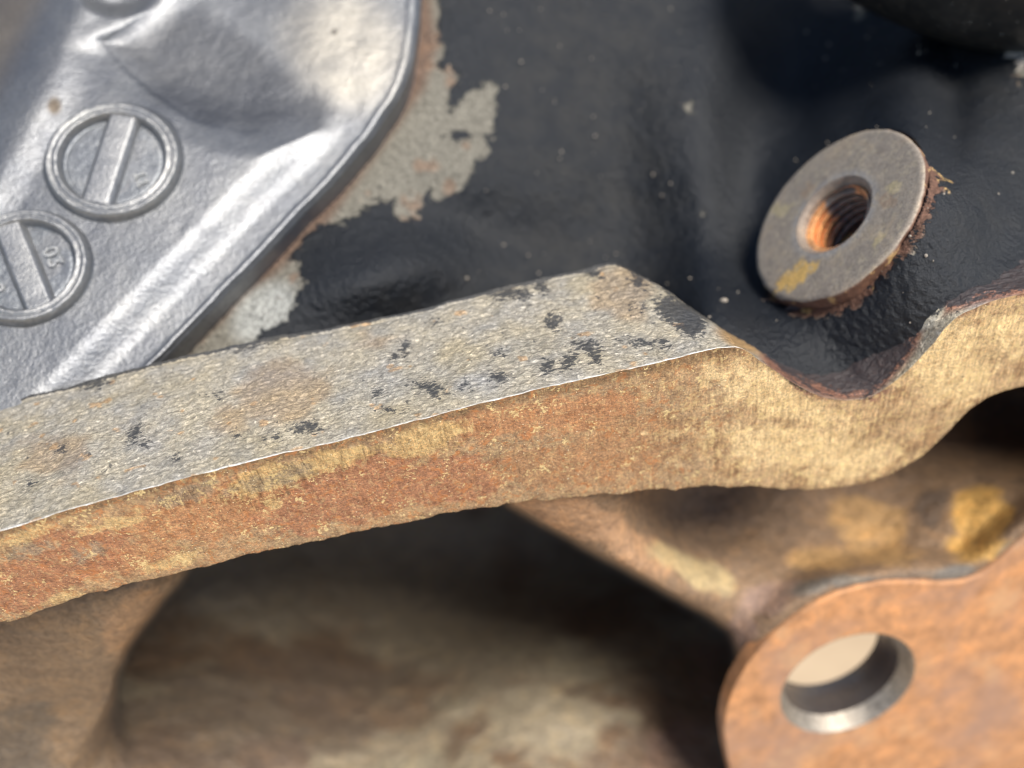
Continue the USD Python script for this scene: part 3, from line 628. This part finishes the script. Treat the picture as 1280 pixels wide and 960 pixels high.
def casting_mark(px_, py_, rpx, bar_from, bar_to, texts, label):
    h0 = float(cover_h(np.array(float(px_)), np.array(float(py_))))
    c = cover_pt(np.array(float(px_)), np.array(float(py_)), h0)
    R = rpx * K * -c[2]
    pr = [(R * 1.10, -1.2), (R * 1.05, -0.35), (R * 1.0, 0.05), (R * .97, .65), (R * .94, 1.15), (R * .91, 1.38), (R * .88, 1.36), (R * .86, 1.24), (R * .845, 1.22), (R * .825, 1.34), (R * .79, 1.40), (R * .765, 1.25), (R * .74, .65), (R * .715, .12), (R * .69, .0)]
    pr += [(r, 0.05) for r in np.linspace(R * .65, 0.01, 14)]
    pr = np.array(pr); tq = np.linspace(0, len(pr) - 1, 90)
    pr = np.stack([PchipInterpolator(np.arange(len(pr)), pr[:, k])(tq) for k in (0, 1)], 1)
    v, f, th, r, z_ = lathe(pr, c, CN, 200)
    v = v + (((fbm(v, 0.35, 3, 77) - 0.5) * 0.40 + (fbm(v, 1.3, 3, 78) - 0.5) * 0.14) * np.where(r < R * 0.7, 0.45, 1.0))[:, None] * CN
    tint = paintmix(np.tile([0.21, 0.22, 0.232], (len(v), 1)), [(sstep(z_, 0.2, 0.9) * 0.85, (0.33, 0.325, 0.315)), (sstep(fbm(v, 0.4, 3, 79), 0.5, 0.7) * 0.4, (0.33, 0.33, 0.33)), (sstep(r, R * 0.72, R * 0.76) * sstep(z_, 0.5, 0.1) * 0.3, (0.25, 0.24, 0.23))])  # ring tops lightened: their highlight is put into the tint
    ring = define(COVER, "casting_mark", v, facing(v, f), M_ALU, None, {"tint": tint}, label)
    flat = lambda a, b: on_plane(np.array(float(a)), np.array(float(b)), c, CN)
    p, q2 = flat(*bar_from), flat(*bar_to); d = unit(q2 - p); nrm = np.cross(CN, d); wdt = 0.20 * R
    prof_w = [(-1.30, -0.1), (-1.1, 0.5), (-0.90, 1.0), (-0.72, 1.14), (0.72, 1.12), (0.90, 0.98), (1.1, 0.5), (1.30, -0.1)]
    L = np.linspace(0, np.linalg.norm(q2 - p), 40)
    bv = np.array([p + l * d + a * wdt * nrm + b * CN for l in L for a, b in prof_w])
    bf = gridfaces(len(L), len(prof_w)); bf = facing(bv, bf)
    bv = bv + ((fbm(bv, 0.7, 3, 80) - 0.5) * 0.22)[:, None] * CN
    bs, bfs = shell(bv, bf, bv - CN * 0.6)
    define(ring, "bar", bs, bfs, M_ALU, None, {"tint": np.tile([0.30, 0.30, 0.30], (len(bs), 1))})
    for txt, tpx, tpy, hpx, (dx, dy) in texts:
        tm = meshkit.text_mesh(txt, hpx * K * -c[2], 0.42, bold=True)
        o = flat(tpx, tpy); right = unit(flat(tpx + dx, tpy + dy) - o); upv = np.cross(CN, right)
        vv = np.array(tm.vertices); vv[:, :2] -= vv[:, :2].mean(0)
        gv_ = o + vv[:, :1] * right + vv[:, 1:2] * upv + vv[:, 2:3] * CN
        f_, n_ = np.array(tm.faces), None
        m2 = trimesh.Trimesh(gv_, f_, process=False)
        v3, f3, n3 = meshkit.arrays(m2, 30)
        define(ring, "raised_digits", v3, f3, M_ALU, n3, {"tint": np.tile([0.38, 0.38, 0.37], (len(v3), 1))})
casting_mark(143, 203, 84, (157, 148), (121, 258), [("11", 177, 224, 13, (0.35, 1.0))], "round cast date mark with a slanted bar, right of the two")
casting_mark(33, 335, 80, (10, 281), (53, 388), [("03", 66, 322, 17, (0.45, 1.0)), ("8", -4, 362, 17, (0.45, 1.0))], "round cast date mark with raised digits, cut by the picture's left edge")

# the bolt at the cover's upper end
h0 = float(cover_h(np.array(128.0), np.array(-22.0)))
bc = cover_pt(np.array(128.0), np.array(-40.0), h0 + 1.0)
BOLT = thing("flange_bolt", bc, "grey steel flange bolt in the pocket at the top edge of the aluminium cover", "bolt")
M_BOLT = mat_plain("zinc_bolt_steel", (0.42, 0.42, 0.41), 0.85, 0.42)
v, f, *_ = lathe([(4.2, -1.5), (4.2, -0.4), (4.0, 0), (3.4, 0.5), (2.9, 0.7)] + [(0.05, 0.7)], bc, CN, 64)
define(BOLT, "washer_flange", v, facing(v, f), M_BOLT)
hx = trimesh.creation.cylinder(2.9, 3.2, sections=6)
hv = np.array(hx.vertices); e_a = unit(np.array([0, 1.0, 0]) - CN[1] * CN); e_b = np.cross(e_a, CN)
hxm = trimesh.Trimesh(bc + hv[:, :1] * e_b + hv[:, 1:2] * e_a + (hv[:, 2:3] + 2.2) * CN, hx.faces, process=False); hxm.fix_normals()
define_mesh(BOLT, "hex_head", hxm, M_BOLT)

# ------------------------------------------------------------------ thing: the rusty casting below the flange
LN = tilted(1060, 855, 0.57, 0.515, -0.857); LD = 150.0; LC = at(1060, 856, np.array(LD))
CAST = thing("rusty_housing", LC, "rusty cast iron housing below the flange with a slanting rib and bored lug", "engine casting")
def rbf_of(pts, sm=0.02):
    pts = np.array(pts, float); return RBFInterpolator(pts[:, :2] / 100, pts[:, 2], kernel="thin_plate_spline", smoothing=sm)
post_d = rbf_of([(-200, 395, 155), (0, 395, 155), (250, 395, 155), (-200, 560, 140), (0, 560, 138), (220, 560, 136), (-200, 700, 124), (0, 760, 119), (200, 730, 118), (100, 750, 118), (-200, 790, 122), (130, 830, 128), (60, 830, 128), (0, 900, 136), (100, 900, 140), (0, 1000, 145), (-200, 1000, 148), (140, 1050, 152)])
cav_d = rbf_of([(x_, 395, 149) for x_ in range(-200, 1800, 200)] + [(x_, 470, 175) for x_ in range(-200, 1800, 200)] + [(-200, 1000, 150), (60, 1000, 150), (180, 950, 160), (300, 900, 176), (200, 800, 200), (300, 720, 220), (450, 680, 245), (620, 680, 250), (450, 850, 205), (650, 850, 192), (700, 950, 172), (600, 990, 166), (450, 980, 172),
                (800, 850, 192), (850, 780, 215), (880, 900, 186), (800, 700, 240), (700, 640, 250), (400, 560, 225), (900, 1000, 170), (1000, 900, 185), (1200, 900, 190), (1400, 800, 195), (700, 1150, 150), (200, 1150, 148), (1300, 1150, 165)])
def lug_plane(px_, py_):
    return (LC @ LN) / (ray(px_, py_) @ LN)
LUG_PX = [(935, 1090), (922, 1000), (908, 945), (904, 912), (908, 885), (918, 858), (935, 830), (960, 800), (985, 778), (1015, 757), (1045, 742), (1075, 734), (1105, 728), (1140, 727), (1175, 729), (1205, 727), (1225, 719), (1245, 704), (1265, 686), (1290, 665), (1340, 625), (1420, 570), (1560, 520), (1640, 560), (1660, 700), (1660, 1090)]
rim = [(a + 0.0, b + 0.0, float(lug_plane(a, b)) + 1.5 + 1.2 * (a < 960)) for a, b in LUG_PX[3:24]]
print("lug rim", [(a, b, round(d)) for a, b, d in rim])
lug_d = rbf_of(rim + [(x_, 395, 160) for x_ in range(600, 1500, 200)] + [(600, 560, 112), (640, 630, 115), (720, 660, 121), (800, 705, 129), (870, 742, 138), (920, 770, 144), (740, 622, 118), (785, 622, 124), (815, 622, 140), (840, 650, 149), (830, 690, 138), (880, 690, 149), (900, 640, 155), (890, 725, 143),
                (1000, 680, 153), (1000, 620, 158), (1100, 690, 151), (1100, 640, 158), (1200, 690, 147), (1180, 640, 152), (1250, 610, 153), (1700, 560, 176), (1700, 800, 172), (1280, 560, 172), (1240, 520, 182), (1300, 500, 185), (1400, 500, 180), (1100, 560, 164),
                (900, 560, 160), (760, 540, 116), (950, 980, 160), (1200, 900, 172), (1400, 1000, 160), (1300, 450, 182), (1000, 480, 160)])
gx, gy = np.meshgrid(np.arange(-200, 1690, 2.4), np.arange(380, 1110, 2.4))
lx, ly = gx.ravel(), gy.ravel(); xy = np.stack([lx, ly], 1) / 100
jig = (meshkit.fbm(np.stack([lx * 0.02, ly * 0.02, 0 * lx], -1) + 20, 3, 81) - 0.5) * 8
post = [(-400, 400), (260, 400), (252, 680), (228, 724), (203, 752), (178, 782), (160, 810), (150, 838), (146, 868), (140, 905), (128, 950), (100, 1010), (40, 1080), (-400, 1300)]
lug = [(520, 400), (600, 600), (637, 633), (700, 668), (800, 724), (880, 768), (912, 790), (922, 820), (914, 860), (908, 905), (915, 980), (930, 1300), (1700, 1300), (1700, 400)]
ip, il = inside(lx, ly, post) + jig, inside(lx, ly, lug) + jig * 0.5
pw = 5 + 45 * sstep(ly, 850, 980)
mp, ml = sstep(ip / pw, -1, 1), sstep(il / 5.0, -1, 1)
dp = post_d(xy) + 7.0 * np.exp(-np.maximum(ip, 0) / 16.0) * sstep(990 - ly, 0, 120)
dl = lug_d(xy) + 6.0 * np.exp(-np.maximum(il, 0) / 14.0)
Dl = cav_d(xy) * (1 - mp) + dp * mp
Dl = Dl * (1 - ml) + dl * ml
Vl = at(lx, ly, Dl)
Dl = Dl + 3.5 * (fbm(Vl, 0.05, 3, 82) - 0.5) + 1.1 * (fbm(Vl, 0.2, 3, 83) - 0.5) + 0.6 * (fbm(Vl, 0.6, 3, 84) - 0.5)
il_ = inside(lx, ly, LUG_PX)
nearrim = sstep(il_, -46, -3) * sstep(lx, 925, 985) * ml
Dl = Dl * (1 - nearrim) + (lug_plane(lx, ly) + 0.9) * nearrim
Dl = np.where(il_ > -2, np.maximum(Dl, lug_plane(lx, ly) + 1.2 + 5 * sstep(il_, 0, 14)), Dl)
Vl = at(lx, ly, Dl)
nb, nm = fbm(Vl, 0.045, 4, 85), fbm(Vl, 0.16, 4, 86)
def sp(lst, soft, amp=2.0, n=nm):
    return np.maximum.reduce([sstep(blob(lx, ly, *a) / soft + (n - 0.5) * amp, 0, 0.7) for a in lst])
tl = np.tile([0.185, 0.125, 0.080], (len(lx), 1))
tl = paintmix(tl, [(sstep(nb, 0.42, 0.62) * 0.5, (0.23, 0.17, 0.12)), (sstep(nm, 0.5, 0.66) * 0.35 * np.maximum(ml, mp), (0.11, 0.085, 0.07)),
                   (mp * (1 - ml) * 0.55, (0.27, 0.19, 0.115)),
                   ((1 - mp) * (1 - ml) * sstep(nb, 0.36, 0.58) * 0.75, (0.30, 0.255, 0.18)),
                   (sp([(680, 900, 120, 70, 0), (560, 960, 120, 40, 0), (720, 830, 90, 40, 0)], 50) * (1 - ml) * 0.6, (0.42, 0.37, 0.26)),  # beige floor colour, with the light falling on it painted in too
                   (sp([(860, 950, 60, 70, 0), (350, 950, 70, 40, 0), (880, 830, 25, 60, 0)], 30) * (1 - ml) * 0.5, (0.27, 0.16, 0.115)),
                   (ml * 0.75, (0.26, 0.165, 0.095)),
                   (ml * sp([(720, 645, 110, 28, 24), (800, 690, 80, 26, 28), (660, 632, 60, 14, 20)], 14) * 0.85, (0.42, 0.25, 0.14)),
                   (ml * sp([(870, 715, 60, 24, 30), (840, 700, 40, 14, 30)], 14) * 0.8, (0.52, 0.40, 0.21)),
                   (ml * sp([(960, 750, 50, 26, -20), (930, 790, 26, 30, 0)], 16) * 0.7, (0.36, 0.24, 0.19)),
                   (ml * sp([(1080, 650, 70, 36, 20), (1100, 690, 60, 20, 0), (1030, 700, 60, 20, 0)], 22) * 0.8, (0.48, 0.29, 0.12)),
                   (ml * sp([(1225, 645, 46, 40, -20), (1230, 690, 50, 20, -10), (1200, 680, 30, 20, 0)], 16, 1.4) * 0.95, (0.62, 0.36, 0.105)),
                   (ml * sp([(1190, 715, 50, 14, -8), (1260, 700, 20, 30, 30), (1080, 725, 60, 12, 0), (1010, 735, 40, 12, -20)], 12) * 0.7, (0.15, 0.155, 0.145)),
                   (ml * sp([(1165, 640, 24, 36, 10), (1260, 530, 60, 40, 0)], 16) * 0.7, (0.10, 0.075, 0.06)),
                   (sp([(300, 910, 200, 90, 0), (420, 850, 130, 50, 0)], 50) * (1 - ml) * 0.75, (0.13, 0.095, 0.07)), (sp([(20, 920, 70, 60, 0)], 40) * mp * 0.6, (0.10, 0.09, 0.075)), (sp([(170, 780, 40, 60, 25)], 24) * mp * 0.7, (0.36, 0.22, 0.12))])  # left floor darkened to paint in shade; the other two tones colour the web
fl = facing(Vl, gridfaces(*gx.shape))
keep_hole = blob(lx, ly, 1050, 846, 118, 84, -30) > 0       # open behind the lug, so that daylight comes up through the bore
nl = normals_of(Vl, fl)
lab = np.where(ml > 0.5, np.where((il > 0) & (blob(lx, ly, 1080, 640, 270, 110, 0) > 0) & (inside(lx, ly, [(800, 560), (806, 640), (850, 690), (930, 740), (1000, 760), (1400, 760), (1400, 400), (800, 400)]) > 0), 3, 2), np.where(mp > 0.5, 1, 0))
fl = fl[~keep_hole[fl].all(1)]
flab = np.median(lab[fl], axis=1).astype(int)
for code, nm_, lb in ((0, "hollow", "deep shaded hollow with a pale rough floor, its light and shade partly painted"), (1, "side_web", "brown web going down from under the flange at the left"), (2, "rib", "slanting rusty rib running down to the bored lug"), (3, "pocket", "recess between flange and lug with an ochre stain")):
    sub = fl[flab == code]
    vv, ff = shell(Vl, sub, at(lx, ly, Dl + 6))
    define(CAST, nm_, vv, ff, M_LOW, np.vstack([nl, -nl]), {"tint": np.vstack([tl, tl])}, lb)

# the bored lug: a flat rust-orange face with a chamfered hole
la = unit(np.array([1.0, 0, 0]) - LN[0] * LN); lb_ = np.cross(LN, la)
lp3 = on_plane(*np.array(LUG_PX, float).T, LC, LN) - LC
poly = Polygon(np.stack([lp3 @ la, lp3 @ lb_], 1)).buffer(2.0).buffer(-4.0).buffer(2.0)
LR = 88 * K * LD * 1.0
holep = [(LR * math.cos(a), LR * math.sin(a)) for a in np.linspace(0, 2 * math.pi, 96, endpoint=False)]
steps = [(0.0, 0.35), (-0.06, 0.18), (-0.18, 0.06), (-0.35, 0.0), (-3.0, 0.0)]
def lift(a, zz):
    a = np.asarray(a); return LC + a[:, :1] * la + a[:, 1:2] * lb_ + zz * LN
rings = []
for zz_, inset in steps:
    g_ = poly.buffer(-inset); ring = np.array([g_.exterior.interpolate(t, normalized=True).coords[0] for t in np.linspace(0, 1, 400, endpoint=False)])
    rings.append(lift(ring, zz_))
face = trimesh.creation.triangulate_polygon(Polygon([tuple(x) for x in np.stack([(rings[0] - LC) @ la, (rings[0] - LC) @ lb_], 1)], [holep]), engine="earcut")
fv, ff = face[0], face[1]
fv3 = lift(np.array(fv), 0.0); c = np.cross(fv3[ff[:, 1]] - fv3[ff[:, 0]], fv3[ff[:, 2]] - fv3[ff[:, 0]])
ff = np.where((c @ LN < 0)[:, None], ff[:, ::-1], ff)
sv = np.concatenate(rings); sf = []
for r in range(len(rings) - 1):
    a = r * 400 + np.arange(400); b = r * 400 + (np.arange(400) + 1) % 400
    sf += [np.stack([a, a + 400, b + 400], 1), np.stack([a, b + 400, b], 1)]
sf = np.vstack(sf)
c = np.cross(sv[sf[:, 1]] - sv[sf[:, 0]], sv[sf[:, 2]] - sv[sf[:, 0]]); ctr = sv.mean(0)
if (np.einsum("ij,ij->i", c, sv[sf].mean(1) - ctr) > 0).mean() < 0.5:
    sf = sf[:, ::-1]
allv = np.vstack([fv3, sv]); allf = np.vstack([ff, sf + len(fv3)])
alln = np.vstack([np.tile(LN, (len(fv3), 1)), normals_of(sv, sf)])
LUGP = define(CAST, "bored_lug", allv, allf, M_LUG, alln, None, "flat rust orange lug face with a round bored hole")
v, f, *_ = lathe([(LR, 0.0), (LR - 0.25, -0.12), (LR * 0.94, -0.9), (LR * 0.89, -2.0), (LR * 0.86, -2.5)], LC, LN, 128)
define(LUGP, "chamfer", v, facing(v, f), M_STEEL, None, None, "bright bevelled rim of the bore")
v, f, *_ = lathe([(LR * 0.86, -2.5), (LR * 0.855, -4), (LR * 0.85, -5.6), (LR * 0.83, -5.9), (LR * 0.83, -9.0), (LR * 0.9, -9.05), (LR * 1.1, -9.05)], LC, LN, 128)
c = np.cross(v[f[:, 1]] - v[f[:, 0]], v[f[:, 2]] - v[f[:, 0]])
if (np.einsum("ij,ij->i", c, v[f].mean(1) - LC + 7 * LN) > 0).mean() > 0.5:
    f = f[:, ::-1]
define(LUGP, "bore_wall", v, f, M_BORE, None, None, "dark smooth wall of the bore with a step")

# ------------------------------------------------------------------ thing: the black hose at the upper right
hp = np.array([(960, -122), (1040, -34), (1105, 7), (1150, 27), (1200, 44), (1280, 59), (1400, 64), (1520, 70), (1900, 80)], float)
tg = np.gradient(hp, axis=0); tg /= np.linalg.norm(tg, axis=1, keepdims=True)
HRAD, HD = 15.0, 138.0
cen = hp + np.stack([tg[:, 1], -tg[:, 0]], 1) * (HRAD / (K * HD))
tpar = np.linspace(0, len(cen) - 1, 60)
cl = at(PchipInterpolator(np.arange(len(cen)), cen[:, 0])(tpar), PchipInterpolator(np.arange(len(cen)), cen[:, 1])(tpar), np.full(60, HD) + np.linspace(4, -2, 60))
tn = np.gradient(cl, axis=0); tn /= np.linalg.norm(tn, axis=1, keepdims=True)
s1 = np.cross(tn, [0, 0, 1.0]); s1 /= np.linalg.norm(s1, axis=1, keepdims=True); s2 = np.cross(tn, s1)
an = np.linspace(0, 2 * math.pi, 96, endpoint=False)
hv = cl[:, None] + HRAD * (np.cos(an)[None, :, None] * s1[:, None] + np.sin(an)[None, :, None] * s2[:, None])
i, j = np.meshgrid(np.arange(59), np.arange(96), indexing="ij"); p_, q_ = (i * 96 + j).ravel(), (i * 96 + (j + 1) % 96).ravel()
hf = np.vstack([np.stack([p_, q_, q_ + 96], 1), np.stack([p_, q_ + 96, p_ + 96], 1)])
hv = hv.reshape(-1, 3)
c = np.cross(hv[hf[:, 1]] - hv[hf[:, 0]], hv[hf[:, 2]] - hv[hf[:, 0]])
if (np.einsum("ij,ij->i", c, hv[hf].mean(1) - np.repeat(cl[:59], 96, 0)[np.tile(np.arange(59 * 96), 2)]) > 0).mean() < 0.5:
    hf = hf[:, ::-1]
hv = np.vstack([hv, cl[:1], cl[-1:]]); n0 = 60 * 96; a = np.arange(96); b = (a + 1) % 96
hf = np.vstack([hf, np.stack([b, a, np.full(96, n0)], 1), np.stack([59 * 96 + a, 59 * 96 + b, np.full(96, n0 + 1)], 1)])
hs = define(None, "hose", hv, hf, M_HOSE)
tag(hs[0], "thick glossy black rubber hose speckled with dust, crossing the upper right corner", "hose")

# ------------------------------------------------------------------ grit on the black wall
gr_v, gr_f = [], []
ico = trimesh.creation.icosphere(1)
tree = cKDTree(np.stack([wx, wy], 1))
for k in range(150):
    a, b = RNG.uniform(560, 1280), RNG.uniform(0, 420)
    if k == 0: a, b = 905, 376
    if k == 1: a, b = 1075, 14
    if k == 2: a, b = 880, 264
    i0 = tree.query([a, b])[1]
    r = 0.5 if k in (0, 1) else RNG.uniform(0.08, 0.28) * RNG.uniform(0.5, 1.0)
    vv = np.array(ico.vertices) * r * RNG.uniform(0.6, 1.4, 3)
    gr_v.append(vv + Vw[i0] + nw[i0] * r * 0.3); gr_f.append(np.array(ico.faces) + 42 * k)
gs = define(None, "grit", np.vstack(gr_v), np.vstack(gr_f), mat_plain("pale_grit", (0.30, 0.26, 0.21), 0.0, 0.6))
tag(gs[0], "scattered pale grains of grit stuck to the black painted wall", "grit", kind="stuff")
print("P0", P0, "E", E, "T", T, "F", F, "Wmax", Wmax.min(), Wmax.max())
